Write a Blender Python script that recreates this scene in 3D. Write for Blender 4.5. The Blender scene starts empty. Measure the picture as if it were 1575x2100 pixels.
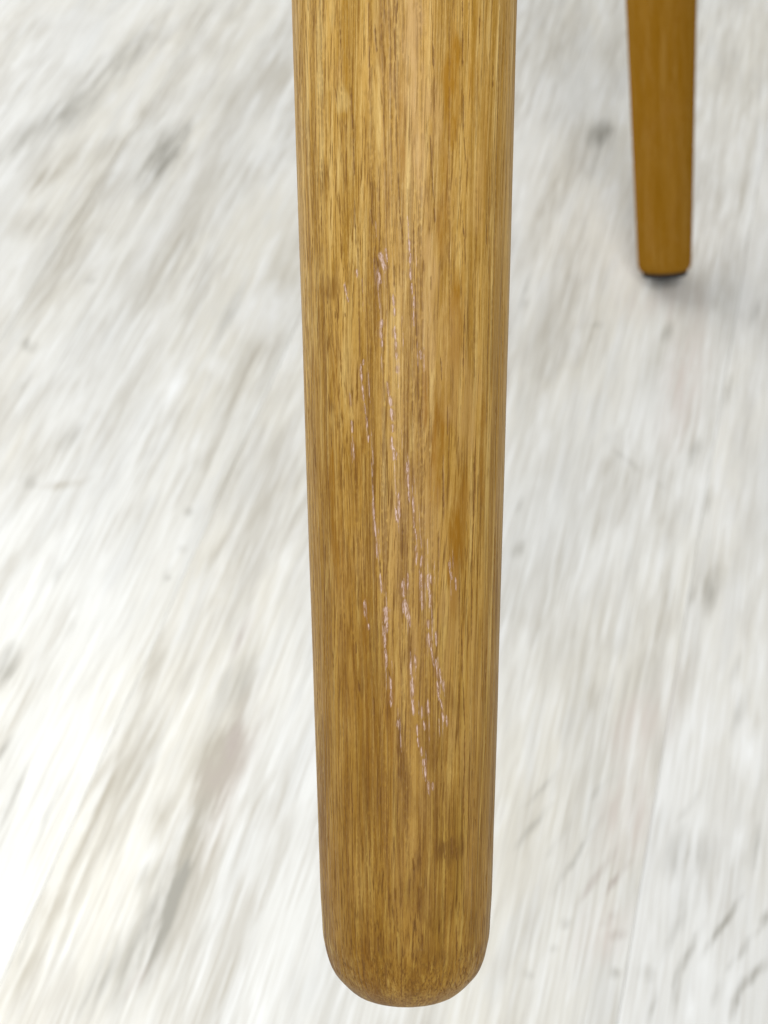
import bpy, math, random
import numpy as np
from mathutils import Vector, Matrix

C = bpy.context.scene
rng = np.random.default_rng(7)
random.seed(7)

# ------------------------------------------------------------------ camera
PITCH = 49.816          # degrees below the horizon
CAM_H = 0.51174
cam_data = bpy.data.cameras.new('camera')
cam = bpy.data.objects.new('camera', cam_data)
C.collection.objects.link(cam)
cam.location = (0, 0, CAM_H)
cam.rotation_euler = (math.radians(90 - PITCH), 0, 0)
cam_data.sensor_fit = 'VERTICAL'
cam_data.sensor_height = 36
cam_data.lens = 51.43
cam_data.clip_start = 0.02
cam_data.clip_end = 50
cam_data.dof.use_dof = True
cam_data.dof.focus_distance = 0.231
cam_data.dof.aperture_fstop = 36.0
C.camera = cam

# ------------------------------------------------------------------ light: a bright room, soft lamp overhead, added fills from the left
world = bpy.data.worlds.new('World')
C.world = world
world.use_nodes = True
bg = world.node_tree.nodes['Background']
bg.inputs[0].default_value = (0.93, 0.97, 1.0, 1)
bg.inputs[1].default_value = 0.34

def area_light(name, loc, aim, size, energy, color=(1, 1, 1), size_y=None, spread=180):
    d = bpy.data.lights.new(name, 'AREA')
    d.energy = energy
    d.color = color
    d.size = size
    d.spread = math.radians(spread)
    if size_y:
        d.shape = 'RECTANGLE'
        d.size_y = size_y
    o = bpy.data.objects.new(name, d)
    C.collection.objects.link(o)
    o.location = loc
    o.rotation_euler = (Vector(aim) - Vector(loc)).to_track_quat('-Z', 'Y').to_euler()
    return o

area_light('ceiling_lamp', (0.1, -1.0, 2.2), (0.0, 0.3, 0), 1.3, 34, (1.0, 0.985, 0.945))
area_light('back_left_fill', (-1.1, 1.55, 1.15), (0.0, 0.6, 0.0), 1.5, 23, (1.0, 0.995, 0.97))  # added fill brightening the back-left floor; no window is seen there

def spot_light(name, loc, aim, energy, cone, radius, color):
    d = bpy.data.lights.new(name, 'SPOT')
    d.energy = energy; d.spot_size = math.radians(cone); d.spot_blend = 1.0
    d.shadow_soft_size = radius; d.color = color
    o = bpy.data.objects.new(name, d); C.collection.objects.link(o)
    o.location = loc
    o.rotation_euler = (Vector(aim) - Vector(loc)).to_track_quat('-Z', 'Y').to_euler()
    return o
spot_light('floor_fill_spot', (-1.5, -0.7, 1.3), (-0.27, 0.19, 0.0), 140, 14.5, 0.12, (0.97, 0.99, 1.0))  # added spot that overexposes the lower-left floor, from no seen source

C.view_settings.view_transform = 'Standard'
C.view_settings.look = 'None'
C.view_settings.exposure = 0.0
C.view_settings.gamma = 1.0

# ------------------------------------------------------------------ helpers
def col4(c): return (c[0], c[1], c[2], 1.0)

class NT:
    """small helper to write node trees in lines"""
    def __init__(self, tree):
        self.t = tree; self.n = tree.nodes; self.l = tree.links
    def new(self, kind, **kw):
        nd = self.n.new(kind)
        for k, v in kw.items(): setattr(nd, k, v)
        return nd
    def put(self, sock, v):
        if isinstance(v, bpy.types.NodeSocket): self.l.new(v, sock)
        elif v is not None: sock.default_value = v
    def math(self, op, a, b=None, c=None, clamp=False):
        nd = self.new('ShaderNodeMath', operation=op, use_clamp=clamp)
        for s, v in zip(nd.inputs, (a, b, c)): self.put(s, v)
        return nd.outputs[0]
    def vmath(self, op, a, b=None):
        nd = self.new('ShaderNodeVectorMath', operation=op)
        self.put(nd.inputs[0], a)
        if b is not None: self.put(nd.inputs[1], b)
        return nd.outputs[0]
    def noise(self, vec, scale=1.0, detail=2.0, rough=0.5, dist=0.0, color=False):
        nd = self.new('ShaderNodeTexNoise')
        self.put(nd.inputs['Vector'], vec)
        nd.inputs['Scale'].default_value = scale
        nd.inputs['Detail'].default_value = detail
        nd.inputs['Roughness'].default_value = rough
        nd.inputs['Distortion'].default_value = dist
        return nd.outputs['Color' if color else 'Fac']
    def ramp(self, v, a, b, lo=0.0, hi=1.0):
        nd = self.new('ShaderNodeMapRange', interpolation_type='SMOOTHSTEP')
        self.put(nd.inputs['Value'], v)
        nd.inputs['From Min'].default_value = a; nd.inputs['From Max'].default_value = b
        nd.inputs['To Min'].default_value = lo; nd.inputs['To Max'].default_value = hi
        return nd.outputs[0]
    def mix(self, f, a, b, mode='MIX'):
        nd = self.new('ShaderNodeMix', data_type='RGBA', blend_type=mode)
        self.put(nd.inputs[0], f)
        self.put(nd.inputs[6], a if isinstance(a, bpy.types.NodeSocket) else col4(a))
        self.put(nd.inputs[7], b if isinstance(b, bpy.types.NodeSocket) else col4(b))
        return nd.outputs[2]

def new_mat(name):
    m = bpy.data.materials.new(name); m.use_nodes = True
    nt = NT(m.node_tree)
    return m, nt, m.node_tree.nodes['Principled BSDF']

# wear measured on the front leg: (half width mm, ((angle round the leg in degrees, height above its end in mm), ...))
PROFILE= [(0.0, 0.04), (0.49, 3.726), (1.48, 6.641), (2.54, 8.421), (5.25, 11.17), (7.62, 12.541), (10.48, 13.426), (13.67, 13.824), (25.58, 14.446), (42.63, 14.974), (81.3, 16.091), (103.34, 16.438), (125.87, 17.021), (165.19, 18.346)]
SCRATCHES=[
 (0.202,((-13.8,122.2),(-11.9,120.8),(-10.5,119.3))),
 (0.086,((-10.8,122.8),(-9.9,120.8))),
 (0.173,((-14.4,119.1),(-13.5,117.4))),
 (0.072,((-14.9,119.7),(-14.8,117.7))),
 (0.086,((1.2,124.2),(1.5,122.2))),
 (0.13,((1.7,122.2),(1.8,120.5))),
 (0.101,((1.9,119.7),(2.1,118))),
 (0.058,((2.6,117.4),(3.1,115.7))),
 (0.086,((4,115.5),(3.8,113.5))),
 (0.072,((3.8,113.2),(4,110.9))),
 (0.115,((-34.2,117.6),(-32.5,116))),
 (0.072,((-32.6,115.7),(-31.8,114.9))),
 (0.072,((-26.7,119.8),(-26.3,118.6))),
 (0.086,((-6.9,115.7),(-6.5,114))),
 (0.058,((-6.2,113.8),(-6.2,112.4))),
 (0.144,((-6.6,110.7),(-5.8,109))),
 (0.115,((-5.8,109),(-5.2,105.9))),
 (0.058,((-5.2,105),(-5,103.9))),
 (0.173,((-13,112.1),(-13.4,110.7))),
 (0.144,((-13.7,110.7),(-13,109))),
 (0.072,((-12.9,109),(-13.1,107.8))),
 (0.058,((-23.2,106),(-23.5,105.1))),
 (0.101,((-25.2,105.1),(-24.5,102.5))),
 (0.101,((-24.2,102.2),(-23.3,99.6))),
 (0.058,((-23,99.3),(-22.5,97.6))),
 (0.043,((-22.2,97.4),(-21.5,95.4))),
 (0.043,((-21,94.5),(-21.2,93.4))),
 (0.115,((-10.5,102.7),(-9.3,100.5))),
 (0.144,((-9,100.5),(-8,98.8))),
 (0.173,((-8.2,98.5),(-7.5,96.5))),
 (0.115,((-7.5,96.2),(-7.4,94.8))),
 (0.13,((-8.1,94.2),(-7.6,92))),
 (0.144,((-6.9,92.5),(-6.9,90.5))),
 (0.058,((-5.6,92),(-5.8,90.7))),
 (0.058,((-32.1,101),(-31.6,98.8))),
 (0.058,((-31.3,96.8),(-30.8,94.8))),
 (0.058,((-30.7,94),(-30,90.5))),
 (0.173,((0.4,90.3),(0.2,88.6))),
 (0.13,((0.4,88.6),(1,86.3))),
 (0.058,((1.2,86),(1.6,84.3))),
 (0.086,((-18.6,84.4),(-18.2,81.3))),
 (0.072,((-4.7,84.9),(-4.2,81.7))),
 (0.086,((-6.2,83.2),(-5.5,81.3))),
 (0.072,((3.7,84),(4,81.4))),
 (0.072,((7.2,107.3),(7.7,106))),
 (0.115,((-18.8,84.4),(-18.2,81.6))),
 (0.101,((-18.2,81.6),(-17.4,78.7))),
 (0.058,((-17.2,78.4),(-16.8,75.6))),
 (0.072,((-4.5,85.5),(-4.1,83.5))),
 (0.101,((-6.1,83),(-5.5,81.8))),
 (0.058,((-5.1,81.8),(-4.7,81))),
 (0.058,((3.4,85.3),(3.9,82.7))),
 (0.072,((3.9,82.1),(4,80.4))),
 (0.086,((4.6,80.1),(5.5,78.4))),
 (0.043,((5.2,77.6),(5,74.7))),
 (0.058,((8.4,76.1),(7.8,74.1))),
 (0.101,((-15.1,72.9),(-14.5,70.1))),
 (0.259,((-2.2,72.1),(-1.7,69.6))),
 (0.086,((0.3,73.3),(0.5,70.7))),
 (0.173,((-1.2,69.3),(0.3,66.4))),
 (0.086,((0.8,67.9),(1.9,65))),
 (0.072,((-2.3,69),(-2,67.3))),
 (0.101,((8.1,73.3),(8.6,70.7))),
 (0.086,((8.6,70.7),(9,67.6))),
 (0.115,((11.5,73.1),(12,70.7))),
 (0.072,((12.9,70.7),(13.8,68.1))),
 (0.058,((13.3,73),(13.6,71.3))),
 (0.086,((24.5,75),(25.1,73.3))),
 (0.072,((25.9,73.3),(26.6,72.1))),
 (0.072,((28.6,72.4),(29.2,70.4))),
 (0.086,((-25.2,68.7),(-24.6,66.4))),
 (0.086,((-22.7,65.3),(-22.6,64.3))),
 (0.288,((-12,68.1),(-12.3,65.6))),
 (0.144,((-11.3,65.6),(-11.8,64.1))),
 (0.101,((-12.9,65),(-12.9,61.6))),
 (0.101,((-12.8,61.6),(-12,58.5))),
 (0.086,((-9.9,57.3),(-9.4,55))),
 (0.101,((-9.4,55),(-9.1,52.7))),
 (0.115,((12.1,66.1),(12.3,64.7))),
 (0.115,((12.5,64.1),(13.3,61.6))),
 (0.101,((13.8,62.7),(14.7,60.1))),
 (0.086,((14.9,60.4),(15.9,58.7))),
 (0.072,((16.8,64.1),(17.4,62.1))),
 (0.101,((16.9,59.5),(18.1,56.7))),
 (0.115,((19.2,58.4),(20.4,55.8))),
 (0.115,((17.6,56.4),(18.8,53.8))),
 (0.086,((21.6,56.4),(22,54.7))),
 (0.086,((19.4,53.8),(21.7,51.8))),
 (0.072,((21.2,51.8),(22.4,50.1))),
 (0.086,((24.1,50.9),(24.6,49.2))),
 (0.115,((4.5,60.7),(5.1,58.7))),
 (0.101,((1.9,59.5),(2.4,57.3))),
 (0.115,((2.7,57),(3.2,53.8))),
 (0.101,((3.2,53.8),(3.8,51.1))),
 (0.072,((8.6,52.7),(8.9,50.7))),
 (0.086,((12.1,53.5),(12.7,51.2))),
 (0.086,((9.5,50.4),(10.3,48.9))),
 (0.115,((5.9,49.9),(6.2,48.1))),
 (0.058,((6.3,47.8),(7,46.1))),
 (0.101,((-5.7,50.4),(-5.5,49.4))),
 (0.072,((8.4,46.3),(9,44.9))),
 (0.13,((9.9,44.3),(10.4,43.2))),
 (0.072,((10.7,43.2),(11.1,41.2))),
 (0.058,((11.1,42.1),(11.1,40.9))),
 (0.058,((12.4,40.9),(13.1,38.7))),
 (0.072,((15.3,40.6),(15.7,39.2))),
]
FISSURES=[
 (0.072,((-3.3,165.2),(-2.5,163))),
 (0.13,((-4.1,159.6),(-4.8,156))),
 (0.086,((-5.6,155.7),(-5.4,150.7))),
 (0.043,((-5.7,150.7),(-5.1,142.9))),
 (0.043,((-5.1,142.9),(-4.9,137.3))),
 (0.072,((-27.9,147.4),(-27.4,140.1))),
 (0.058,((-27.4,140.1),(-26.9,133.1))),
 (0.202,((-21.4,164.6),(-20.7,161))),
 (0.115,((-18.2,163),(-17.7,160.7))),
 (0.115,((-15.3,156.3),(-14.5,151.8))),
 (0.072,((-18.2,153.2),(-18.4,149.6))),
 (0.058,((28.1,164.4),(28.3,156.8))),
 (0.043,((28.3,156.8),(28.9,149.6))),
 (0.058,((29.4,146.2),(30.1,140.1))),
 (0.043,((30.1,140.1),(31.8,135.9))),
 (0.058,((39.1,158.8),(38.9,154.1))),
 (0.058,((42.1,165.2),(42.3,162.4))),
 (0.043,((60,162.4),(62.2,148.5))),
 (0.043,((65.3,159.6),(68.1,145.7))),
 (0.058,((75,162.4),(79.4,148.5))),
 (0.115,((49.2,151.8),(49.4,147.9))),
 (0.058,((-63.6,160.2),(-71.9,148.5))),
 (0.086,((-4.3,135),(-3.5,128.9))),
 (0.072,((-3.5,128.9),(-1.7,123.2))),
 (0.072,((-27.1,130.3),(-26.5,123.2))),
 (0.058,((-58.3,126.1),(-60.1,121.1))),
 (0.086,((30.1,127.2),(32,123.2))),
 (0.043,((46.3,128.9),(47.6,123.2))),
 (0.058,((3.6,126.8),(3.9,121.1))),
 (0.043,((12,140.1),(13.6,130.3))),
 (0.043,((14.2,128.9),(14.7,126.6))),
 (0.072,((-37.1,147.4),(-36.8,145.1))),
 (0.043,((-31.3,138.7),(-31.9,131.7))),
 (0.072,((-18.5,128.9),(-17.1,126.1))),
 (0.115,((-30.2,164.6),(-29.4,161.8))),
 (0.072,((-34.1,156.3),(-33.8,153.5))),
 (0.058,((-10.5,161),(-10.2,156))),
 (0.043,((12.8,153.5),(13.3,149.6))),
 (0.058,((-48.4,137.3),(-47.8,131.7))),
 (0.058,((3.6,125.3),(4,120.2))),
 (0.058,((4,120.2),(5.7,106.1))),
 (0.072,((5.7,106.1),(6.4,99.3))),
 (0.043,((8.9,121.1),(9.1,119.1))),
 (0.043,((12.6,118.6),(12.6,116.3))),
 (0.058,((31.8,114),(31.8,103.3))),
 (0.043,((39.5,106.7),(39.7,102.7))),
 (0.058,((18,106.4),(19.2,102.5))),
 (0.043,((52.6,118.3),(54.2,107.5))),
 (0.058,((65.4,120.2),(68.5,104.4))),
 (0.043,((22.4,99.1),(22.8,94.2))),
 (0.058,((7.4,97.9),(7.8,95.4))),
 (0.058,((20.2,91.4),(20.6,81.3))),
 (0.072,((41.2,92.3),(41.4,81.3))),
 (0.043,((-6.5,120.8),(-6.3,116.6))),
 (0.058,((-68.8,112.6),(-68,106.1))),
 (0.072,((-71,99.1),(-70.6,93.4))),
 (0.058,((-63,93.4),(-62.5,89.1))),
 (0.072,((-47.4,101),(-46.9,97.6))),
 (0.058,((-23,98.8),(-21,94.2))),
 (0.058,((-19.5,91.1),(-19.3,85.7))),
 (0.115,((-40.6,113.8),(-40.5,112.4))),
 (0.13,((-34.1,113.3),(-34,112.6))),
 (0.043,((-25.5,113.2),(-25.4,106.1))),
 (0.086,((-46.9,117.4),(-46.5,114.6))),
 (0.072,((-15.8,121.7),(-14.9,119.7))),
 (0.058,((-46.3,96.2),(-46.3,92))),
 (0.043,((59.9,100.5),(61.8,92))),
 (0.058,((20.5,86.1),(20.9,83.3))),
 (0.043,((18.2,80.1),(18,71.9))),
 (0.072,((40.9,86.1),(40.9,71.9))),
 (0.058,((40.9,71.9),(41.8,61.8))),
 (0.058,((33.6,65.3),(34.9,56.1))),
 (0.072,((35.3,56.1),(37.2,48.9))),
 (0.058,((37.2,48.9),(37.9,41))),
 (0.043,((50.5,65.6),(52.8,51.8))),
 (0.043,((55.2,63.3),(57.6,43.2))),
 (0.072,((-59,62.4),(-58,57.5))),
 (0.058,((-58,57.5),(-56.8,47.8))),
 (0.072,((-49.4,60.4),(-49.4,57.5))),
 (0.13,((-29.8,56.4),(-28.9,54.4))),
 (0.086,((-19.9,53.8),(-19.7,50.9))),
 (0.144,((-2.2,81),(-2.7,75.3))),
 (0.115,((-4.6,50.4),(-3.6,41))),
 (0.115,((-5.7,46.6),(-4.7,41))),
 (0.043,((62.4,78.7),(63.5,70.1))),
 (0.058,((-50.8,73.9),(-50.7,68.7))),
 (0.072,((-41.9,66.4),(-41.9,63.8))),
 (0.115,((-31.2,62.4),(-31.1,60.4))),
 (0.101,((2.4,63.8),(1.9,59))),
 (0.058,((-10.9,58.4),(-10.2,56.7))),
 (0.058,((-15.2,75.3),(-14.8,73))),
 (0.043,((61.4,67.6),(63.5,57.5))),
 (0.043,((-64.9,66.1),(-65.1,60.4))),
 (0.058,((-1.2,42.6),(-1.4,33.1))),
 (0.072,((37.3,42.6),(37.9,34))),
 (0.086,((-36.3,40.3),(-36.1,34.6))),
 (0.13,((49,33.7),(49.7,32.5))),
 (0.058,((-16.5,40),(-16.9,36.9))),
 (0.072,((-24.1,29.9),(-24,27))),
 (0.058,((7.1,24.7),(6.5,18.9))),
 (0.058,((33.6,17.5),(35.6,9.9))),
 (0.101,((9.5,16.9),(9.7,14.6))),
 (0.115,((-19.3,16),(-19.3,13.4))),
 (0.072,((-3.7,12.8),(-4.6,4.4))),
 (0.058,((-57.3,22.4),(-57.9,18.1))),
 (0.101,((-14.3,11.4),(-15.7,6.4))),
 (0.086,((-12,5.3),(-16.2,2.4))),
 (0.058,((-74.6,19.5),(-75,16.6))),
 (0.072,((58.3,13.7),(57.9,10.2))),
 (0.058,((63.3,23.9),(65.3,20.7))),
 (0.058,((70.5,32.5),(71.2,28.8))),
 (0.058,((-55.9,36.9),(-55.6,33.1))),
 (0.086,((23.4,31.1),(24.1,28.2))),
 (0.086,((28.3,31.7),(29.2,28.8))),
 (0.072,((32.4,29.9),(33.2,27.6))),
 (0.072,((-54.6,6.1),(-59.3,5))),
 (0.072,((-54.7,4.7),(-63.4,3.5))),
 (0.072,((27.2,6.4),(35,4.1))),
 (0.072,((32.1,7.3),(37.6,5.3))),
 (0.072,((37.6,7),(44.5,5))),
 (0.072,((40.3,8.5),(46.9,6.1))),
 (0.072,((44,9.6),(48.8,7.6))),
 (0.072,((49.2,12),(53.1,9.6))),
 (0.072,((14.5,12),(14.2,9.9))),
 (0.058,((22.2,8.5),(25,6.7))),
 (0.058,((52.9,6.4),(59.6,5.3))),
 (0.072,((3.6,28.8),(3.9,26.5))),
 (0.043,((-7.8,24.1),(-7.7,21.8))),
 (0.058,((-31.1,10.8),(-32.7,7.9))),
 (0.058,((-65,9.3),(-73.6,7))),
 (0.058,((-52.3,8.5),(-57.2,6.4))),
 (0.043,((17.6,24.7),(18,20.7))),
]
PATCHES=[
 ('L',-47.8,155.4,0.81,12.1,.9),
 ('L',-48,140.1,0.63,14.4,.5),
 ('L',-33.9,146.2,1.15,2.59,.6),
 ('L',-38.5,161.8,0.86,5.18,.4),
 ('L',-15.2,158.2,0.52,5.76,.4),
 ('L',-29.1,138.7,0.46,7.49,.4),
 ('T',3.7,152.7,1.44,12.96,.8),
 ('T',8.3,137.3,1.73,12.96,.7),
 ('A',23.4,147.6,2.02,2.88,.8),
 ('A',35.7,151.3,1.73,6.34,.5),
 ('A',-2.4,141.5,0.81,4.03,.5),
 ('A',43.8,140.1,1.44,8.64,.4),
 ('A',-30.6,159.6,0.58,5.18,.5),
 ('B',-21.1,162.7,0.4,2.02,.6),
 ('B',-12.5,156,1.15,6.34,.35),
 ('A',18.1,130.3,1.3,3.46,.5),
 ('T',39.6,131.7,1.73,8.64,.4),
 ('L',-26.3,163.5,0.4,2.59,.5),
 ('B',-44.8,117.1,2.88,2.02,.55),
 ('A',27.5,112.1,1.44,3.17,.9),
 ('T',11.4,111.8,2.3,12.1,.7),
 ('T',23.8,106.1,2.59,11.52,.5),
 ('A',10.3,100.5,0.75,2.3,.9),
 ('A',17.2,94,1.3,5.76,.8),
 ('A',12.6,88.3,1.15,2.59,.5),
 ('T',33.1,99.1,3.17,8.64,.7),
 ('L',-32.5,109,0.86,8.64,.4),
 ('L',-63,111.8,0.86,8.64,.3),
 ('A',-46.9,87.7,1.15,4.61,.7),
 ('A',-41.8,100.5,0.86,7.49,.4),
 ('A',47,93.4,0.86,2.59,.6),
 ('B',-14.1,113.8,0.86,1.73,.3),
 ('B',-13.9,119.1,1.44,3.17,.3),
 ('B',-4.6,86.9,0.86,3.17,.4),
 ('L',-43.7,93.4,0.72,5.76,.4),
 ('A',-27.9,86.3,1.73,5.76,.35),
 ('B',-7.5,97.6,1.15,6.91,.2),
 ('L',-50.9,120.8,1.73,3.46,.3),
 ('A',28.6,76.7,1.73,3.74,1),
 ('A',32.4,82.7,1.73,3.46,.6),
 ('T',13.7,80.4,2.3,8.64,.5),
 ('T',25.3,63.3,2.3,10.08,.6),
 ('A',-44.5,81.8,1.73,8.64,.6),
 ('A',-35.3,66.1,2.59,11.52,.4),
 ('A',-24.8,60.4,1.15,6.34,.6),
 ('B',-2.7,79,0.75,3.74,.5),
 ('B',-1.7,71.3,1.44,3.74,.3),
 ('B',2.4,61.6,0.75,3.74,.4),
 ('A',-23.1,48.9,2.3,6.91,.4),
 ('B',-4.1,45.5,0.75,5.76,.8),
 ('B',28.2,52.4,2.02,2.88,.5),
 ('B',21.3,48.1,3.17,4.61,.4),
 ('B',-28.6,55.8,0.58,2.3,.5),
 ('L',-51.1,77.6,0.86,8.64,.25),
 ('B',11.2,46.1,1.73,3.46,.3),
 ('T',44,54.7,2.02,11.52,.35),
 ('A',-9.4,51.8,1.15,5.76,.5),
 ('B',27.2,29.6,2.59,2.59,.8),
 ('B',14.8,36.9,4.61,4.61,.3),
 ('B',-3.1,38.3,1.15,6.91,.5),
 ('B',3.6,22.4,3.46,2.59,.35),
 ('T',1.4,26.5,1.73,2.3,.4),
 ('B',-43.4,2.9,2.59,1.44,.5),
 ('B',26.1,12.3,4.61,1.73,.3),
 ('B',-18.2,14.3,1.73,2.59,.4),
 ('T',48,24.1,1.73,7.49,.4),
 ('B',-18.9,37.4,1.73,4.61,.3),
 ('T',-5.4,28.8,2.3,2.88,.3),
 ('B',21.5,20.1,4.61,2.59,.25),
 ('A',59.1,18.6,0.58,3.46,.4),
 ('A',-28.5,5,1.73,2.02,.4),
 ('B',-8.8,11.4,1.73,4.03,.3),
 ('T',16.1,9.9,3.46,2.59,.3),
]
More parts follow.
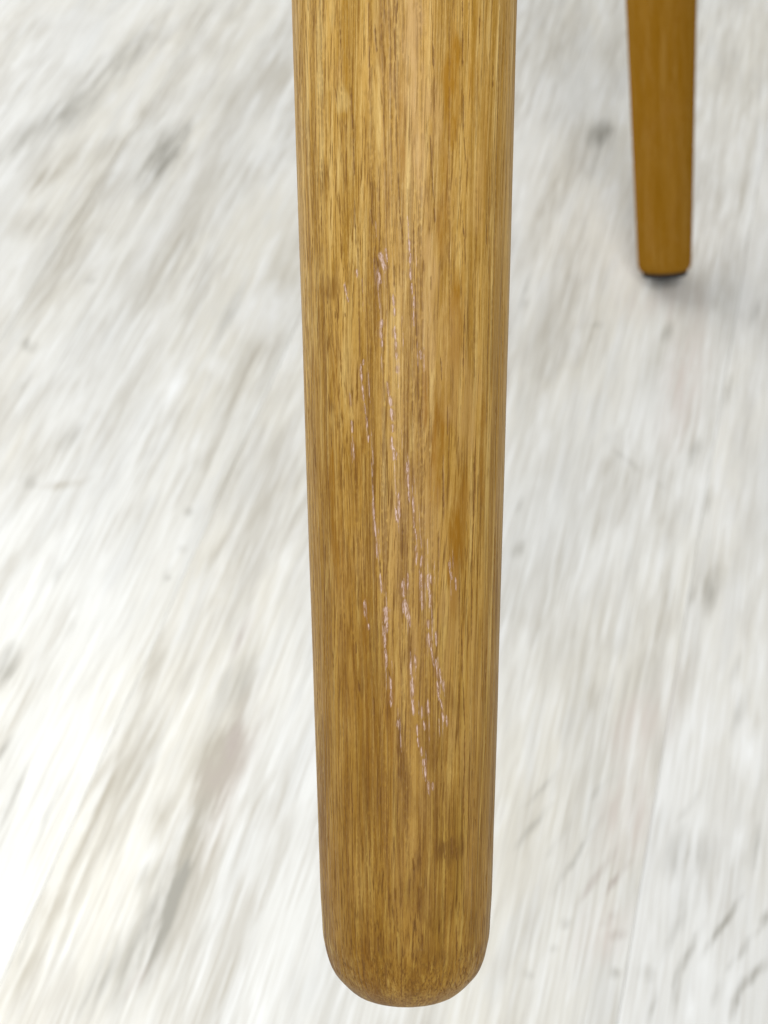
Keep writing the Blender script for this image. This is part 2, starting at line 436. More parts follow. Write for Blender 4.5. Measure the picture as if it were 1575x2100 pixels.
MARKS=[
 ('G',-305.3,642.6,43.9,13.7,-3.8,0.55),
 ('G',-304.9,639.0,17.0,10.0,8.4,0.4),
 ('G',-299.8,672.0,15.1,4.5,-8.1,0.4),
 ('G',-308.3,617.0,17.5,4.8,-3.6,0.25),
 ('G',-64.5,730.3,20.3,9.5,3.5,0.75),
 ('G',-63.5,721.3,45.2,4.9,0.6,0.2),
 ('G',-388.7,628.8,39.4,18.8,14.9,0.22),
 ('G',-375.5,665.8,42.9,18.0,24.6,0.3),
 ('G',-365.8,714.4,37.9,17.3,12.5,0.24),
 ('G',-362.7,751.6,41.1,15.0,6.1,0.3),
 ('G',-372.3,683.7,43.0,16.3,-13.6,0.15),
 ('N',-363.1,604.6,17.6,9.8,16.8,0.35),
 ('N',-353.7,628.3,30.5,21.8,32.1,0.2),
 ('N',-334.1,650.6,23.4,10.1,0.8,0.25),
 ('N',-331.6,681.2,13.9,9.0,5.9,0.25),
 ('N',-334.2,785.2,36.2,12.5,-0.5,0.25),
 ('N',-353.8,566.7,20.7,17.8,23.6,0.3),
 ('N',-274.1,718.3,59.0,26.2,0.3,0.15),
 ('N',-264.1,744.5,38.5,16.6,-3.3,0.2),
 ('N',-306.0,706.2,22.3,16.3,36.8,0.12),
 ('G',-314.5,478.0,5.2,7.1,13.1,0.45),
 ('G',-303.8,531.9,5.1,4.5,18.6,0.25),
 ('G',-277.3,391.4,4.7,7.1,47.8,0.45),
 ('N',-261.4,394.3,12.4,3.9,63.9,0.25),
 ('N',-251.6,400.0,7.0,2.8,29.8,0.2),
 ('G',-198.4,394.3,3.9,3.5,19.1,0.3),
 ('G',-193.4,372.8,3.6,3.0,19.7,0.35),
 ('G',-194.0,355.7,2.6,2.6,15.3,0.3),
 ('N',-284.4,539.2,23.3,17.2,8.6,0.15),
 ('G',-270.3,424.1,14.2,9.3,-6.3,0.2),
 ('G',-304.9,450.7,16.3,4.2,2.4,0.15),
 ('P',-152.2,337.5,18.1,3.6,4.1,0.4),
 ('G',-146.3,311.9,14.4,9.9,11.3,0.25),
 ('P',-139.2,284.6,11.4,4.5,-2.5,0.4),
 ('P',-139.5,264.9,15.6,10.7,14.1,0.22),
 ('G',-140.7,246.8,14.0,8.4,11.4,0.25),
 ('N',-156.2,243.7,15.2,7.6,9.8,0.25),
 ('G',-140.2,215.4,14.3,3.5,5.4,0.65),
 ('G',-137.9,225.2,9.5,2.2,1.5,0.4),
 ('G',-151.9,219.4,11.1,4.5,12.1,0.3),
 ('G',-145.6,207.9,10.3,7.3,17.9,0.3),
 ('G',-140.6,201.3,10.1,4.7,22.0,0.3),
 ('P',-140.9,181.0,9.6,2.8,13.2,0.6),
 ('G',-149.6,181.7,21.1,11.0,6.9,0.22),
 ('G',-154.0,174.0,21.3,9.3,4.8,0.2),
 ('N',-183.0,252.2,19.2,9.4,7.1,0.25),
 ('N',-184.4,306.8,16.5,5.0,7.7,0.3),
 ('N',-183.8,196.6,12.8,8.1,23.3,0.25),
 ('N',-182.7,174.6,17.4,9.4,0.6,0.2),
 ('G',-243.1,292.3,17.7,7.3,-3.5,0.5),
 ('G',-227.2,257.4,9.3,2.7,4.5,0.55),
 ('G',-224.8,319.2,8.0,1.8,0.1,0.4),
 ('G',-242.2,346.7,9.3,1.9,-3.3,0.35),
 ('G',-195.6,357.1,8.5,1.9,1.7,0.2),
 ('N',-178.9,374.5,19.9,3.0,9.0,0.35),
 ('N',-166.3,406.0,18.8,4.7,3.1,0.15),
 ('N',-173.8,441.9,19.8,4.8,0.2,0.2),
 ('N',-187.7,424.3,43.1,4.8,0.9,0.22),
 ('N',-186.7,321.6,15.7,3.2,2.2,0.25),
 ('G',-143.1,358.8,17.5,2.2,-2.5,0.15),
 ('G',37.9,411.5,17.8,5.2,6.0,0.35),
 ('N',35.7,416.7,34.8,14.3,15.8,0.2),
 ('G',31.2,463.6,11.9,3.1,3.0,0.35),
 ('G',29.8,406.4,8.9,3.0,3.5,0.3),
 ('G',-20.2,489.5,8.8,3.6,11.0,0.35),
 ('G',-9.8,478.1,11.2,2.8,125.8,0.25),
 ('G',7.6,466.8,5.7,3.2,134.5,0.15),
 ('G',20.3,492.2,13.0,3.6,6.2,0.3),
 ('G',-3.4,570.7,10.9,3.9,5.7,0.35),
 ('G',-39.3,567.3,5.4,3.9,42.0,0.3),
 ('G',-78.7,572.5,7.0,3.5,6.7,0.35),
 ('G',31.1,537.3,15.7,2.9,3.2,0.3),
 ('G',38.3,596.2,14.6,2.6,5.1,0.3),
 ('G',3.0,473.9,8.8,2.0,8.6,0.15),
 ('G',-79.9,586.1,17.3,2.2,2.0,0.2),
 ('K',-10.4,596.7,31.4,22.6,62.4,0.2),
 ('K',9.5,543.9,67.9,15.1,-0.0,0.3),
 ('K',27.4,345.5,39.2,8.9,7.2,0.12),
 ('N',-10.3,468.4,42.4,20.3,13.9,0.12),
 ('N',10.1,444.4,26.4,14.8,8.2,0.15),
 ('G',-48.4,412.3,7.7,3.4,9.2,0.45),
 ('G',-53.3,437.8,7.6,2.7,5.0,0.25),
 ('K',16.3,331.2,24.1,11.4,6.6,0.3),
 ('K',19.7,291.2,29.1,13.5,6.2,0.3),
 ('P',23.7,243.4,4.6,3.1,51.4,0.55),
 ('P',20.7,250.3,3.4,2.5,31.2,0.4),
 ('P',18.5,245.9,3.8,2.2,48.3,0.3),
 ('K',18.3,242.0,17.7,12.0,16.9,0.25),
 ('G',3.7,270.7,22.4,1.6,19.3,0.4),
 ('P',13.0,265.3,18.6,1.9,22.0,0.45),
 ('P',19.6,264.4,13.1,1.9,24.7,0.4),
 ('G',-14.6,279.0,16.3,2.0,24.0,0.3),
 ('G',-14.9,294.9,12.9,1.7,28.7,0.2),
 ('G',7.2,302.0,10.3,2.0,23.8,0.25),
 ('G',-5.0,273.5,10.8,1.6,19.3,0.2),
 ('G',25.5,228.0,3.2,2.8,8.0,0.35),
 ('G',-4.9,219.7,3.1,2.8,18.4,0.3),
 ('G',1.8,231.7,2.7,2.5,25.0,0.3),
 ('G',4.5,242.6,3.6,2.8,20.4,0.3),
 ('G',36.6,231.0,4.8,4.6,32.3,0.3),
 ('G',60.5,256.4,20.4,1.9,22.9,0.5),
 ('G',50.1,242.8,17.1,2.2,16.5,0.35),
 ('G',68.7,229.9,11.3,2.1,6.8,0.45),
 ('G',73.7,240.5,12.2,2.5,33.5,0.35),
 ('G',42.9,245.7,12.1,1.9,10.8,0.25),
 ('G',47.5,226.1,13.4,2.1,-1.2,0.3),
 ('G',42.3,302.5,9.9,2.0,22.2,0.3),
 ('G',44.6,281.5,16.8,10.8,27.5,0.25),
 ('G',69.0,291.3,13.1,3.3,3.5,0.3),
 ('G',69.2,249.8,16.1,1.9,27.0,0.3),
 ('G',62.0,230.8,7.7,2.4,8.7,0.3),
 ('G',40.1,218.5,8.3,1.5,5.0,0.4),
 ('G',56.6,350.4,16.9,3.1,8.8,0.2),
 ('G',53.1,373.0,12.1,2.8,8.4,0.15),
 ('G',75.7,264.2,4.2,2.5,17.6,0.4),
 ('G',47.2,260.7,13.1,4.4,5.2,0.2),
 ('W',-207.5,532.3,26.8,16.8,-179.1,0.8),
 ('W',-233.4,468.1,19.0,7.5,-3.1,0.8),
 ('W',-218.7,488.0,8.2,7.6,17.0,0.6),
 ('W',62.2,334.0,15.5,9.6,168.0,0.8),
 ('W',62.8,292.8,13.1,4.6,13.6,0.6),
 ('W',53.1,222.0,8.7,2.7,1.6,0.7),
 ('W',56.2,239.6,6.5,2.8,5.9,0.6),
 ('W',66.4,234.8,7.1,3.0,17.6,0.6),
 ('W',26.6,465.7,28.3,2.7,0.3,0.6),
 ('W',-401.3,741.2,40.8,20.4,-8.7,0.4),
 ('W',-283.0,607.6,71.7,7.2,-1.8,0.4),
 ('W',-311.2,708.3,51.9,9.2,-5.8,0.35),
 ('W',-18.6,535.0,35.9,5.1,-0.6,0.2),
 ('W',-283.5,548.2,41.5,8.1,-0.1,0.3),
 ('W',62.5,375.8,25.9,5.0,-4.0,0.6),
 ('G',-140.9,201.2,52.8,10.4,3.1,0.4),
 ('P',-137.0,279.4,50.6,11.3,-2.4,0.2),
 ('N',-180.5,234.4,99.8,2.6,-0.7,0.35),
 ('N',-174.5,217.7,48.5,5.1,-0.4,0.25),
 ('N',-139.3,234.3,44.7,3.9,0.6,0.3),
 ('G',-125.3,192.0,20.8,2.2,-175.1,0.2),
 ('G',-214.7,239.3,21.8,2.0,-2.7,0.3),
 ('G',-198.4,232.7,24.3,2.0,-1.3,0.25),
 ('G',-184.5,181.8,15.0,1.9,-1.9,0.3),
 ('N',-107.4,212.9,55.1,1.6,3.9,0.25),
 ('N',-113.6,270.9,21.8,2.0,-5.0,0.3),
 ('N',-140.4,253.0,85.3,14.3,-3.8,0.55),
 ('K',-135.5,257.0,47.1,7.6,-2.3,0.3),
 ('N',-172.8,263.6,41.3,7.8,-1.4,0.35),
 ('N',-141.8,271.4,26.0,8.6,-2.7,0.3),
 ('G',-139.3,207.2,33.5,3.8,-2.7,0.3),
 ('N',-205.1,535.9,89.1,16.8,-1.3,0.25),
 ('N',-269.0,569.7,66.9,12.9,-0.4,0.25),
 ('N',-326.1,574.6,83.8,17.8,-5.2,0.3),
 ('N',-201.6,471.2,85.8,4.2,-0.9,0.22),
 ('N',-253.7,465.6,56.6,11.8,0.3,0.2),
 ('G',-224.0,526.1,31.2,5.3,1.7,0.25),
 ('N',-280.3,396.0,36.2,12.7,-1.5,0.25),
 ('N',-59.6,553.7,104.2,11.0,-1.2,0.15),
 ('N',-83.6,647.1,58.5,8.4,-3.6,0.25),
 ('N',-80.0,711.0,75.4,10.0,0.3,0.2),
 ('N',-41.6,555.0,53.7,9.9,-0.3,0.15),
 ('N',21.1,683.0,80.4,4.7,0.5,0.3),
 ('N',16.6,792.0,74.5,10.4,0.5,0.2),
 ('N',-70.1,805.4,56.7,14.7,-2.5,0.2),
 ('N',-103.6,814.3,81.9,17.6,-1.2,0.25),
 ('N',-1.7,823.8,54.5,8.0,-2.0,0.25),
 ('N',-28.9,384.1,56.9,7.5,-3.3,0.15),
 ('N',-7.1,363.4,55.9,11.0,-0.6,0.15),
 ('N',32.5,367.2,45.5,5.0,1.7,0.2),
 ('N',-15.1,267.6,44.6,7.5,-4.6,0.15),
]

# ------------------------------------------------------------------ oak
def oak_material(name, marked, warm=0.0):
    """oiled oak: fibres and pores run along the leg's own Z; 'marks' holds wear measured on the leg"""
    m, t, b = new_mat(name)
    co = t.new('ShaderNodeTexCoord').outputs['Object']
    mm = t.vmath('SCALE', co); mm.node.inputs['Scale'].default_value = 1000.0       # millimetres
    if marked:
        at = t.new('ShaderNodeAttribute', attribute_name='grain_shift')
        mm = t.vmath('ADD', mm, at.outputs['Vector'])
    warp = t.noise(t.vmath('MULTIPLY', mm, (0.16, 0.16, 0.014)), 1.0, 2.0, 0.5, color=True)
    warp = t.vmath('MULTIPLY', t.vmath('SUBTRACT', warp, (0.5, 0.5, 0.5)), (3.2, 3.2, 0.0))
    p = t.vmath('ADD', mm, warp)
    band = t.noise(t.vmath('MULTIPLY', p, (0.26, 0.26, 0.008)), 1.0, 3.0, 0.55)
    strk = t.noise(t.vmath('MULTIPLY', p, (0.95, 0.95, 0.013)), 1.0, 3.0, 0.6)
    fine = t.noise(t.vmath('MULTIPLY', p, (3.4, 3.4, 0.04)), 1.0, 3.0, 0.65)
    fleck = t.noise(t.vmath('MULTIPLY', mm, (5.0, 5.0, 0.9)), 1.0, 2.0, 0.6)
    blot = t.noise(t.vmath('MULTIPLY', mm, (0.16, 0.16, 0.05)), 1.0, 3.0, 0.6)
    blot2 = t.noise(t.vmath('MULTIPLY', t.vmath('ADD', mm, (31.0, 7.0, 90.0)), (0.45, 0.45, 0.10)), 1.0, 3.0, 0.65)
    c = t.mix(t.ramp(band, 0.36, 0.62), PAL['dark'], PAL['mid'])
    c = t.mix(t.ramp(strk, 0.50, 0.72, 0, 0.75), c, PAL['light'])
    c = t.mix(t.ramp(strk, 0.50, 0.34, 0, 0.80), c, PAL['amber'])
    c = t.mix(t.ramp(blot, 0.52, 0.70, 0, 0.55), c, PAL['tan'])
    c = t.mix(t.ramp(blot2, 0.54, 0.72, 0, 0.50), c, PAL['amber'])
    # fibres: fine light and dark lines
    c = t.mix(t.ramp(fine, 0.52, 0.74, 0, 0.50), c, PAL['light'])
    c = t.mix(t.ramp(fine, 0.50, 0.33, 0, 0.95), c, PAL['line'])
    c = t.mix(t.ramp(fleck, 0.52, 0.75, 0, 0.22), c, PAL['light'])
    c = t.mix(t.ramp(fleck, 0.47, 0.25, 0, 0.30), c, PAL['line'])
    # open pores, short dark dashes that come in groups
    pore_n = t.noise(t.vmath('MULTIPLY', p, (4.2, 4.2, 0.33)), 1.0, 1.0, 0.5)
    group = t.noise(t.vmath('MULTIPLY', p, (0.42, 0.42, 0.03)), 1.0, 2.0, 0.5)
    pore = t.math('MULTIPLY', t.ramp(pore_n, 0.60, 0.67), t.ramp(group, 0.47, 0.60))
    c = t.mix(t.math('MULTIPLY', pore, 0.35), c, PAL['pore'])
    rough = t.ramp(fine, 0.3, 0.7, 0.56, 0.42)
    h = t.math('SUBTRACT', t.math('MULTIPLY', fine, 0.45), t.math('MULTIPLY', pore, 0.8))
    if marked:
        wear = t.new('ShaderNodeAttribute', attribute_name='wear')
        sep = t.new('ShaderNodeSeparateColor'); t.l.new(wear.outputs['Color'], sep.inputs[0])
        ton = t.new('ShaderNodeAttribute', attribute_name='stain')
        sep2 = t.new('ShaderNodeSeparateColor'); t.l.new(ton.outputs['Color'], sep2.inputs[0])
        brk = t.noise(t.vmath('MULTIPLY', mm, (1.3, 1.3, 0.2)), 1.0, 4.0, 0.7)
        def m_(s, k=1.0): return t.math('MULTIPLY', t.math('MULTIPLY', s, t.ramp(brk, 0.30, 0.62, 0.35, 1.0)), k)
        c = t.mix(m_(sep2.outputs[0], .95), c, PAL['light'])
        c = t.mix(m_(sep2.outputs[1], 1.15), c, PAL['amber_deep'])
        c = t.mix(m_(sep2.outputs[2], .95), c, PAL['tan'])
        c = t.mix(m_(ton.outputs['Alpha'], .95), c, PAL['brown'])
        c = t.mix(wear.outputs['Alpha'], c, PAL['foot'], 'MULTIPLY')      # foot grime, plus light falloff painted into the wood colour
        c = t.mix(t.math('MULTIPLY', sep.outputs[1], 1.0, clamp=True), c, PAL['fissure'])
        dust = t.noise(t.vmath('MULTIPLY', mm, (6.5, 6.5, 0.75)), 1.0, 2.0, 0.7)
        sc = t.math('MULTIPLY', sep.outputs[0], t.ramp(dust, 0.38, 0.60, 0.05, 1.05), clamp=True)
        c = t.mix(t.math('MULTIPLY', sep.outputs[2], 0.6, clamp=True), c, PAL['bruise'])
        c = t.mix(sc, c, PAL['scratch'])
        rough = t.math('ADD', rough, t.math('MULTIPLY', sc, 0.25))
    if warm:
        c = t.mix(warm, c, (0.225, 0.092, 0.0))
    t.l.new(c, b.inputs['Base Color'])
    t.put(b.inputs['Roughness'], rough)
    b.inputs['Specular IOR Level'].default_value = 0.32 if marked else 0.0
    bump = t.new('ShaderNodeBump'); bump.inputs['Strength'].default_value = 0.35; bump.inputs['Distance'].default_value = 0.00012
    t.l.new(h, bump.inputs['Height']); t.l.new(bump.outputs[0], b.inputs['Normal'])
    return m

PAL = dict(
    dark=(0.480, 0.262, 0.044), mid=(0.690, 0.410, 0.098), light=(0.900, 0.640, 0.240),
    amber=(0.440, 0.225, 0.018), amber_deep=(0.420, 0.190, 0.004), tan=(0.680, 0.415, 0.145),
    brown=(0.255, 0.112, 0.012), line=(0.270, 0.125, 0.012), pore=(0.200, 0.085, 0.012),
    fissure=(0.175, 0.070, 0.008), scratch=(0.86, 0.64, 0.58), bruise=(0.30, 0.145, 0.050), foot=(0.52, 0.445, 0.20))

def smooth_profile(prof, smax, step=0.05):
    """a smooth curve through the measured half widths (mm): round at the end, then gently swelling upward"""
    end = prof[prof[:, 0] < 27]
    pts = np.vstack([[end[0, 0], -end[1, 1]], end])
    pts[1] = (0.0, 0.0)
    P = []
    for k in range(1, len(pts) - 2):
        p0, p1, p2, p3 = pts[k - 1], pts[k], pts[k + 1], pts[k + 2]
        for u in np.linspace(0, 1, 24, endpoint=False):
            P.append(0.5 * ((2 * p1) + (-p0 + p2) * u + (2 * p0 - 5 * p1 + 4 * p2 - p3) * u * u + (-p0 + 3 * p1 - 3 * p2 + p3) * u ** 3))
    P = np.array(P)
    up = prof[prof[:, 0] > 12]
    co = np.polyfit(up[:, 0], up[:, 1], 2)
    s = np.arange(0, smax + step, step)
    o = np.argsort(P[:, 0]); r = np.interp(s, P[o, 0], P[o, 1])
    body_r = np.polyval(co, np.minimum(s, 165)) + np.maximum(s - 165, 0) * np.polyval(np.polyder(co), 165)
    w = np.clip((s - 11.0) / 9.0, 0, 1); w = w * w * (3 - 2 * w)
    r = r * (1 - w) + body_r * w
    k = np.hanning(45)[1:-1]; k /= k.sum()
    sm = np.convolve(np.concatenate([np.full(21, r[0]), r, np.full(21, r[-1])]), k, 'valid')
    w = np.clip((s - 2.0) / 2.0, 0, 1)
    return s, r * (1 - w) + sm * w

def grid_mesh(name, P, closed_tip=True):
    """P: rows x cols x 3, rows from tip upward, columns wrap round"""
    nr, nc = P.shape[:2]
    me = bpy.data.meshes.new(name)
    verts = P.reshape(-1, 3)
    verts = np.vstack([verts, P[0].mean(0)[None], P[-1].mean(0)[None]])
    i = np.arange(nr - 1)[:, None] * nc; j = np.arange(nc)[None]; j2 = (j + 1) % nc
    quads = np.stack([i + j, i + j2, i + nc + j2, i + nc + j], -1).reshape(-1, 4)
    tip = nr * nc; top = tip + 1
    jj = np.arange(nc)
    t1 = np.stack([np.full(nc, tip), (jj + 1) % nc, jj], -1)
    base = (nr - 1) * nc
    t2 = np.stack([np.full(nc, top), base + jj, base + (jj + 1) % nc], -1)
    loops = np.concatenate([quads.ravel(), t1.ravel(), t2.ravel()]).astype(np.int32)
    starts = np.concatenate([np.arange(len(quads)) * 4, len(quads) * 4 + np.arange(2 * nc) * 3]).astype(np.int32)
    me.vertices.add(len(verts)); me.vertices.foreach_set('co', verts.astype(np.float32).ravel())
    me.loops.add(len(loops)); me.loops.foreach_set('vertex_index', loops)
    me.polygons.add(len(starts)); me.polygons.foreach_set('loop_start', starts)
    me.update(calc_edges=True); me.validate()
    me.shade_smooth()
    return me

def draw_line(buf, TH, S, RR, w, pts, val, taper=True, rough=0.0, seed=0):
    """lay one stroke (theta in degrees, s in mm) of half width w mm on the leg's surface grid"""
    pts = np.array(pts, float)
    th, s = pts[:, 0], pts[:, 1]
    o = np.argsort(s); th, s = th[o], s[o]
    lo, hi = s[0], s[-1]
    rows = np.where((S[:, 0] > lo - 0.5) & (S[:, 0] < hi + 0.5))[0]
    if len(rows) == 0: return
    sr = S[rows, 0]
    c = np.interp(sr, s, th)
    g = np.random.default_rng(seed)
    k = g.normal(size=len(rows) + 40); k = np.convolve(k, np.hanning(25), 'same')[20:20 + len(rows)]
    c = c + k * 0.03
    u = (sr - lo) / max(hi - lo, 1e-3)
    ww = w * (np.clip(np.minimum(u, 1 - u) * 4.0 + 0.25, 0.0, 1.0) if taper else np.ones_like(u))
    if rough:
        q = g.normal(size=len(rows) + 20); q = np.convolve(q, np.hanning(7), 'same')[10:10 + len(rows)]
        ww = ww * np.clip(1 + rough * q * 0.5, 0.25, 1.7)
    col = np.where(np.abs(TH[0] - c.mean()) < 14)[0]
    if len(col) == 0: return
    d = np.radians(TH[0][col][None] - c[:, None]) * RR[rows, :1]
    f = np.exp(-(d / np.maximum(ww, 0.03)[:, None]) ** 2 * 1.1) * val
    f *= np.clip((u + 0.04) * 12, 0, 1)[:, None] * np.clip((1.04 - u) * 12, 0, 1)[:, None]
    sub = buf[np.ix_(rows, col)]
    buf[np.ix_(rows, col)] = np.maximum(sub, f)

def smooth_noise(shape, kr, kc, seed):
    g = np.random.default_rng(seed)
    n = g.normal(size=(max(4, int(shape[0] / kr) + 3), max(4, int(shape[1] / kc) + 3)))
    yi = np.linspace(0, n.shape[0] - 1.001, shape[0]); xi = np.linspace(0, n.shape[1] - 1.001, shape[1])
    y0 = yi.astype(int); x0 = xi.astype(int); fy = (yi - y0)[:, None]; fx = (xi - x0)[None]
    fy = fy * fy * (3 - 2 * fy); fx = fx * fx * (3 - 2 * fx)
    return (n[y0][:, x0] * (1 - fy) * (1 - fx) + n[y0 + 1][:, x0] * fy * (1 - fx)
            + n[y0][:, x0 + 1] * (1 - fy) * fx + n[y0 + 1][:, x0 + 1] * fy * fx)

def scratched_leg(parent):
    prof = np.array(PROFILE)
    prof[2:6, 1] += (0.7, 0.85, 0.45, 0.2)
    S1, R1 = smooth_profile(prof, 360.0)
    # rows: dense along the rounded end and the worn part, coarse above
    rows = np.concatenate([np.array([0.02, 0.08, 0.18, 0.32, 0.5, 0.72, 0.98]), np.arange(1.25, 14, 0.13), np.arange(14, 172, 0.17), np.arange(172, 360, 3.0)])
    front = np.linspace(-100, 100, 620)
    back = np.linspace(100, 260, 70)[1:-1]
    th = np.concatenate([front, back])          # theta 0 faces the lens, positive to the right
    S, TH = np.meshgrid(rows, th, indexing='ij')
    R = np.interp(rows, S1, R1)[:, None] * np.ones_like(TH)
    shp = S.shape
    scr = np.zeros(shp); fis = np.zeros(shp); bru = np.zeros(shp); grime_falloff = np.zeros(shp)
    stain = {k: np.zeros(shp) for k in 'LATB'}
    hair = np.random.default_rng(11)
    for n, (w, p) in enumerate(SCRATCHES):
        # a scratch is a bundle of torn fibres with a bruised, darker rim
        draw_line(bru, TH, S, R, w * 1.9 + 0.18, p, 1.0, seed=n)
        draw_line(scr, TH, S, R, max(w * 0.95, 0.07), p, 0.8 if w > 0.16 else 0.5, rough=0.7, seed=n)
        for q in range(1 + int(w / 0.065)):
            off = hair.uniform(-1, 1) * w * 0.85 / 15.5 * 57.3
            L = (max(a[1] for a in p) - min(a[1] for a in p)); c0 = hair.uniform(-0.15, 0.15) * L
            draw_line(scr, TH, S, R, hair.uniform(0.055, 0.085), [(a[0] + off, a[1] + c0) for a in p], 1.0, rough=0.5, seed=60 * n + q + 7)
    # finer broken hairs beside the big scratches
    g = np.random.default_rng(3)
    for n in range(80):
        w, p = SCRATCHES[g.integers(len(SCRATCHES))]
        a = p[g.integers(len(p))]; L = g.uniform(0.8, 3.2); dx = g.normal() * 1.6
        s0 = a[1] + g.normal() * 2.0
        draw_line(scr, TH, S, R, g.uniform(0.05, 0.08), ((a[0] + dx, s0 + L), (a[0] + dx + L * 0.28, s0 - L)), g.uniform(0.25, 0.75), seed=900 + n)
    for n, (w, p) in enumerate(FISSURES):
        draw_line(fis, TH, S, R, max(w * 0.95, 0.095), p, 1.0 if w > 0.05 else 0.9, rough=0.35, seed=300 + n)
    # long continuous grain lines, closest together on the left of the worn face
    for n in range(260):
        a = g.uniform(-80, 10) if n % 3 else g.uniform(-88, 88)
        L = g.uniform(6, 34); s0 = g.uniform(4, 168); lean = g.normal() * 0.02 + 0.03
        draw_line(fis, TH, S, R, g.uniform(0.06, 0.15), ((a + lean * L, s0 - L), (a + g.normal() * 0.4, s0), (a - lean * L, s0 + L)), g.uniform(0.2, 0.62), rough=0.6, seed=5000 + n)
    # cut end grain: short pores crowded round the rounded end
    for n in range(220):
        a = g.uniform(-95, 95); s0 = g.uniform(1.2, 12) ** 1.0
        L = g.uniform(0.3, 1.1)
        draw_line(fis, TH, S, R, g.uniform(0.05, 0.1), ((a + 0.4, s0 - L), (a - 0.4, s0 + L)), g.uniform(0.25, 0.8), seed=7000 + n)
    # small open pores all round, thicker in the earlywood bands
    dens = smooth_noise((400, 360), 60, 9, 21)
    for n in range(2000):
        a = g.uniform(-100, 258); s0 = g.uniform(3, 170) if a < 100 else g.uniform(3, 170)
        dv = dens[int(s0 / 360 * 399), int((a + 101) / 361 * 359)]
        if dv < g.normal() * 0.6: continue
        L = g.uniform(0.5, 2.4); sl = g.normal() * 0.12
        draw_line(fis, TH, S, R, g.uniform(0.045, 0.085), ((a + sl * L, s0 - L), (a - sl * L, s0 + L)), g.uniform(0.15, 0.6), seed=2000 + n)
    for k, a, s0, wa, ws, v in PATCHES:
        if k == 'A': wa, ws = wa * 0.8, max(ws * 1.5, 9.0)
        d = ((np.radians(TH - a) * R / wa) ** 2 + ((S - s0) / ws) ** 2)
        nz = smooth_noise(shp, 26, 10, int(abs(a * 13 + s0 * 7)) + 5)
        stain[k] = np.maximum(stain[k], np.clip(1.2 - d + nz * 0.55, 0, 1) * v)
    # grime: browner towards the foot, with light falloff along the leg painted in
    grime_falloff = np.clip((150 - S) / 140, 0, 1) ** 0.9 * np.clip(0.95 + 0.12 * smooth_noise(shp, 60, 22, 77), 0, 1.2)
    relief = -0.10 * fis + scr * (-0.05 + 0.06 * np.clip(smooth_noise(shp, 3, 2, 5), -1, 1)) - 0.03 * bru
    relief += 0.02 * smooth_noise(shp, 90, 6, 9) + 0.05 * smooth_noise(shp, 160, 40, 12)
    fade = np.clip(S / 6, 0, 1)
    Rr = R + relief * fade
    a = np.radians(TH)
    P = np.stack([Rr * np.sin(a), -Rr * np.cos(a), S + 1.2 * np.clip(1 - S / 14, 0, 1)], -1) / 1000.0
    me = grid_mesh('leg', P)
    def attr(name, chans):
        A = me.attributes.new(name, 'FLOAT_COLOR', 'POINT')
        full = np.zeros((len(me.vertices), 4), np.float32)
        full[:shp[0] * shp[1]] = np.clip(np.stack(chans, -1), 0, 1).reshape(-1, 4)
        A.data.foreach_set('color', full.ravel())
    attr('wear', [scr, fis, bru, grime_falloff])  # alpha holds foot grime together with the painted light falloff
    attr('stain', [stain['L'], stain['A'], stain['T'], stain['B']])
    V = me.attributes.new('grain_shift', 'FLOAT_VECTOR', 'POINT')
    full = np.zeros((len(me.vertices), 3), np.float32)
    # the grain leans gently to the right as it runs down the worn face
    sh = np.stack([-(S - 80) * 0.022, np.zeros(shp), np.zeros(shp)], -1).reshape(-1, 3)
    full[:shp[0] * shp[1]] = sh
    V.data.foreach_set('vector', full.ravel())
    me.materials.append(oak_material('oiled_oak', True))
    o = bpy.data.objects.new('leg', me); C.collection.objects.link(o); o.parent = parent
    o['label'] = 'scratched light oak leg with a rounded end, in front'
    return o

def plain_leg(parent):
    # same turning, flat sawn end with an eased edge
    end = [(0.0, 10.6), (0.25, 11.6), (0.7, 12.4), (1.4, 13.0), (2.4, 13.45), (3.8, 13.75), (6.0, 13.95)]
    s = np.concatenate([[e[0] for e in end], np.arange(8, 420, 4.0)])
    r = np.concatenate([[e[1] for e in end], 13.95 + (np.arange(8, 420, 4.0) - 6) * 0.0262])
    th = np.linspace(0, 2 * math.pi, 96, endpoint=False)
    A, SS = np.meshgrid(th, s); RR = r[:, None]
    P = np.stack([RR * np.sin(A), -RR * np.cos(A), SS], -1) / 1000.0
    me = grid_mesh('leg', P)
    me.materials.append(oak_material('amber_oak', False, warm=0.80))
    o = bpy.data.objects.new('leg', me); C.collection.objects.link(o); o.parent = parent
    o['label'] = 'darker amber oak leg with a black glide, standing behind'
    # black glide under the end
    prof = [(-2.3, 0.2), (-2.3, 10.9), (-2.0, 11.4), (-1.5, 11.6), (-0.5, 11.6), (0.15, 11.2), (0.15, 0.2)]
    th = np.linspace(0, 2 * math.pi, 48, endpoint=False)
    s = np.array([p[0] for p in prof]); r = np.array([p[1] for p in prof])
    A, SS = np.meshgrid(th, s)
    P = np.stack([r[:, None] * np.sin(A), -r[:, None] * np.cos(A), SS], -1) / 1000.0
    pm = grid_mesh('foot_pad', P)
    m, t, b = new_mat('black_felt')
    f = t.noise(t.new('ShaderNodeTexCoord').outputs['Object'], 2500, 3, 0.6)
    t.l.new(t.mix(f, (0.008, 0.008, 0.009), (0.03, 0.029, 0.03)), b.inputs['Base Color'])
    b.inputs['Roughness'].default_value = 0.95
    pm.materials.append(m)
    p = bpy.data.objects.new('foot_pad', pm); C.collection.objects.link(p); p.parent = o
    return o

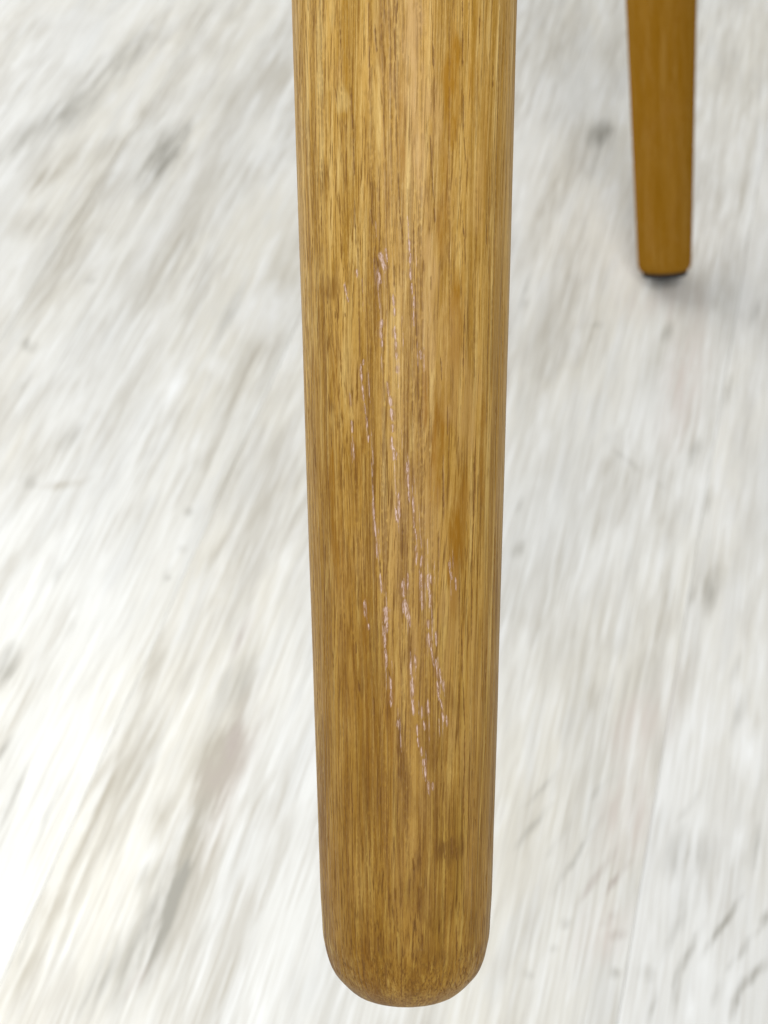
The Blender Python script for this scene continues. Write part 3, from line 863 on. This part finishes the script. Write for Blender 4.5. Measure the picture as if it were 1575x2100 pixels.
TH_ = math.radians(PITCH)
RIGHT = Vector((1, 0, 0)); UP = Vector((0, math.sin(TH_), math.cos(TH_))); BACK = Vector((0, -math.cos(TH_), math.sin(TH_)))
def pose(o, foot, axis):
    """stand a leg with its foot at a point of the room and its axis along a direction, its -Y face towards the viewer's side"""
    z = axis.normalized()
    y = -(BACK - z * BACK.dot(z)).normalized()
    x = y.cross(z)
    M = Matrix((x, y, z)).transposed().to_4x4(); M.translation = foot
    o.matrix_local = o.parent.matrix_world.inverted() @ M

body = bpy.data.objects.new('wooden_furniture', None)
C.collection.objects.link(body)
body.location = (0.1465, 0.5870, 0.0)
body['label'] = 'tipped light oak furniture with a scratched leg in front and an amber leg behind'
body['category'] = 'furniture'
bpy.context.view_layer.update()
near = scratched_leg(body)
far = plain_leg(body)
near_foot = Vector((0, 0, CAM_H)) + RIGHT * 0.003686 + UP * (-0.08205) - BACK * 0.243
a2 = math.radians(2.0)
pose(near, near_foot, UP * math.cos(a2) + BACK * math.sin(a2) + RIGHT * -0.0023)
far_foot = Vector((0, 0, CAM_H)) + RIGHT * 0.1465 + UP * 0.12574 - BACK * 0.7636
a18 = math.radians(18.0)
pose(far, far_foot, UP * math.cos(a18) + BACK * math.sin(a18) + RIGHT * -0.072)

# ------------------------------------------------------------------ floor of whitewashed boards
AZ = math.radians(15.025)       # the boards run this far to the right of the view
SEAMS = [-1191, -974, -757, -617, -474, -330.7, -187.8, 29.0, 172, 315, 458, 675, 892, 1109]
FLOOR = dict(white=(0.80, 0.80, 0.775), cream=(0.76, 0.735, 0.660), grey=(0.61, 0.605, 0.575), cool=(0.67, 0.675, 0.665),
             grey2=(0.555, 0.530, 0.475), G=(0.36, 0.345, 0.305), N=(0.47, 0.435, 0.365), P=(0.47, 0.415, 0.375), K=(0.66, 0.585, 0.54), W=(0.92, 0.93, 0.93))

def board_material(name, lo, hi, shift, tint, tint_f):
    m, t, b = new_mat(name)
    co = t.new('ShaderNodeTexCoord').outputs['Object']
    mm = t.vmath('SCALE', co); mm.node.inputs['Scale'].default_value = 1000.0
    q0 = t.vmath('ADD', mm, shift)
    warp = t.vmath('MULTIPLY', t.vmath('SUBTRACT', t.noise(t.vmath('MULTIPLY', q0, (0.03, 0.011, 1)), 1.0, 2.0, 0.5, color=True), (0.5, 0.5, 0.5)), (6, 30, 0))
    q = t.vmath('ADD', q0, warp)
    big = t.noise(t.vmath('MULTIPLY', q, (0.022, 0.0065, 1)), 1.0, 3.0, 0.55)
    med = t.noise(t.vmath('MULTIPLY', q, (0.085, 0.016, 1)), 1.0, 3.0, 0.6)
    strk = t.noise(t.vmath('MULTIPLY', q, (0.28, 0.020, 1)), 1.0, 4.0, 0.65)
    fine = t.noise(t.vmath('MULTIPLY', q, (0.62, 0.024, 1)), 1.0, 3.0, 0.6)
    hue = t.noise(t.vmath('MULTIPLY', t.vmath('ADD', q0, (400, 300, 0)), (0.013, 0.006, 1)), 1.0, 2.0, 0.5)
    where = t.noise(t.vmath('MULTIPLY', t.vmath('ADD', q, (120, 640, 0)), (0.030, 0.0085, 1)), 1.0, 3.0, 0.6)
    worn = t.ramp(where, 0.44, 0.62, 0.12, 1.0)        # the print is rubbed darker only here and there
    c = t.mix(t.ramp(hue, 0.35, 0.65), FLOOR['white'], FLOOR['cream'])
    c = t.mix(t.ramp(big, 0.48, 0.68, 0, 0.55), c, FLOOR['grey'])
    c = t.mix(t.ramp(med, 0.49, 0.68, 0, 0.50), c, FLOOR['cool'])
    c = t.mix(t.ramp(med, 0.46, 0.28, 0, 0.60), c, FLOOR['W'])
    c = t.mix(t.ramp(where, 0.50, 0.68, 0, 0.45), c, FLOOR['grey2'])
    c = t.mix(t.math('MULTIPLY', t.ramp(strk, 0.46, 0.66, 0, 0.80), worn), c, FLOOR['grey2'])
    c = t.mix(t.ramp(strk, 0.46, 0.32, 0, 0.45), c, FLOOR['W'])
    c = t.mix(t.math('MULTIPLY', t.ramp(fine, 0.50, 0.68, 0, 0.60), worn), c, FLOOR['N'])
    dash_n = t.noise(t.vmath('MULTIPLY', q, (0.42, 0.05, 1)), 1.0, 1.0, 0.5)
    c = t.mix(t.ramp(dash_n, 0.68, 0.82, 0, 0.20), c, FLOOR['N'])
    hair = t.noise(t.vmath('MULTIPLY', q0, (1.15, 0.022, 1)), 1.0, 2.0, 0.6)
    c = t.mix(t.ramp(hair, 0.50, 0.66, 0, 0.42), c, FLOOR['N'])
    c = t.mix(t.ramp(hair, 0.48, 0.34, 0, 0.45), c, FLOOR['W'])
    if tint_f: c = t.mix(tint_f, c, tint)
    # the printed knots, smoky patches and grain curls where this board has them
    d2 = t.vmath('MULTIPLY', t.vmath('SUBTRACT', t.noise(t.vmath('MULTIPLY', mm, (0.13, 0.035, 1)), 1.0, 3.0, 0.6, color=True), (0.5, 0.5, 0.5)), (6, 22, 0))
    mp = t.vmath('ADD', mm, d2)
    d3 = t.vmath('MULTIPLY', t.vmath('SUBTRACT', t.noise(t.vmath('MULTIPLY', mm, (0.2, 0.1, 1)), 1.0, 2.0, 0.6, color=True), (0.5, 0.5, 0.5)), (2.0, 4, 0))
    ms = t.vmath('ADD', mm, d3)
    sums = {}
    for k, x, y, L, w, ang, v in MARKS:
        if not (lo - w * 0.3 <= x < hi + w * 0.3): continue
        mapn = t.new('ShaderNodeMapping', vector_type='TEXTURE')
        t.l.new(mp if w > 6 else ms, mapn.inputs['Vector'])
        mapn.inputs['Location'].default_value = (x, y, 0)
        mapn.inputs['Rotation'].default_value = (0, 0, -math.radians(ang))
        mapn.inputs['Scale'].default_value = (w, L, 1000)
        g = t.new('ShaderNodeTexGradient', gradient_type='SPHERICAL'); t.l.new(mapn.outputs[0], g.inputs[0])
        s = t.math('MULTIPLY', g.outputs['Fac'], v * (1.0 if k == 'W' else 1.2 if L < 11 else 1.7 if k == 'G' else 2.1))
        sums[k] = s if k not in sums else t.math('ADD', sums[k], s)
    streak = t.math('MULTIPLY', t.ramp(strk, 0.38, 0.58, 0.35, 1.3), t.ramp(fine, 0.36, 0.60, 0.7, 1.25))
    for k in 'KNGPW':
        if k in sums:
            c = t.mix(t.math('MULTIPLY', sums[k], streak, clamp=True), c, FLOOR[k])
    t.l.new(c, b.inputs['Base Color'])
    b.inputs['Roughness'].default_value = 0.5
    b.inputs['Specular IOR Level'].default_value = 0.35
    bump = t.new('ShaderNodeBump'); bump.inputs['Strength'].default_value = 0.25; bump.inputs['Distance'].default_value = 0.0003
    t.l.new(strk, bump.inputs['Height']); t.l.new(bump.outputs[0], b.inputs['Normal'])
    return m

def slab(name, x0, x1, y0, y1, z0, z1, bev):
    """a board: box with an eased upper edge"""
    v = []
    for z, i in ((z0, 0), (z1 - bev, 0), (z1, bev)):
        v += [(x0 + i, y0 + i, z), (x1 - i, y0 + i, z), (x1 - i, y1 - i, z), (x0 + i, y1 - i, z)]
    f = [(3, 2, 1, 0), (8, 9, 10, 11)]
    for k in (0, 4):
        for j in range(4):
            f.append((k + j, k + (j + 1) % 4, k + 4 + (j + 1) % 4, k + 4 + j))
    me = bpy.data.meshes.new(name); me.from_pydata(v, [], f); me.update()
    return me

floor_m, t, b = new_mat('floor_underlay')
t.l.new(t.mix(t.noise(t.new('ShaderNodeTexCoord').outputs['Object'], 60, 4, 0.6), (0.30, 0.29, 0.27), (0.40, 0.39, 0.37)), b.inputs['Base Color'])
b.inputs['Roughness'].default_value = 0.9
fm = slab('floor', -1.6, 1.6, -1.4, 2.2, -0.05, -0.008, 0.001)
fm.materials.append(floor_m)
floor = bpy.data.objects.new('floor', fm); C.collection.objects.link(floor)
floor.rotation_euler = (0, 0, -AZ)
floor['kind'] = 'structure'
ends = [-1.4, -0.62, 0.0]
for i in range(len(SEAMS) - 1):
    lo, hi = SEAMS[i], SEAMS[i + 1]
    tint, tf = {-330.7: ((0.72, 0.71, 0.68), 0.12), -187.8: ((0.70, 0.68, 0.65), 0.12), 29.0: ((0.80, 0.80, 0.80), 0.30)}.get(lo, ((0.76, 0.755, 0.74), 0.15))
    mat = board_material('whitewashed_board', lo, hi, (lo * 3.7 + 55, i * 911.0, i * 7.3), tint, tf)
    off = (i * 0.53) % 1.1
    if -400 < lo < 40: cuts = [-1.4, 0.06 if lo < -200 else -0.2, 1.35, 2.2]
    else: cuts = [-1.4, -0.9 + off, 0.35 + off, 1.6 + off if 1.6 + off < 2.0 else 2.0, 2.2]
    for c0, c1 in zip(cuts[:-1], cuts[1:]):
        me = slab('plank', lo / 1000 + 0.00006, hi / 1000 - 0.00006, c0 + 0.0001, c1 - 0.0001, -0.0079, 0.0, 0.00022)
        me.materials.append(mat)
        o = bpy.data.objects.new('plank', me); C.collection.objects.link(o); o.parent = floor
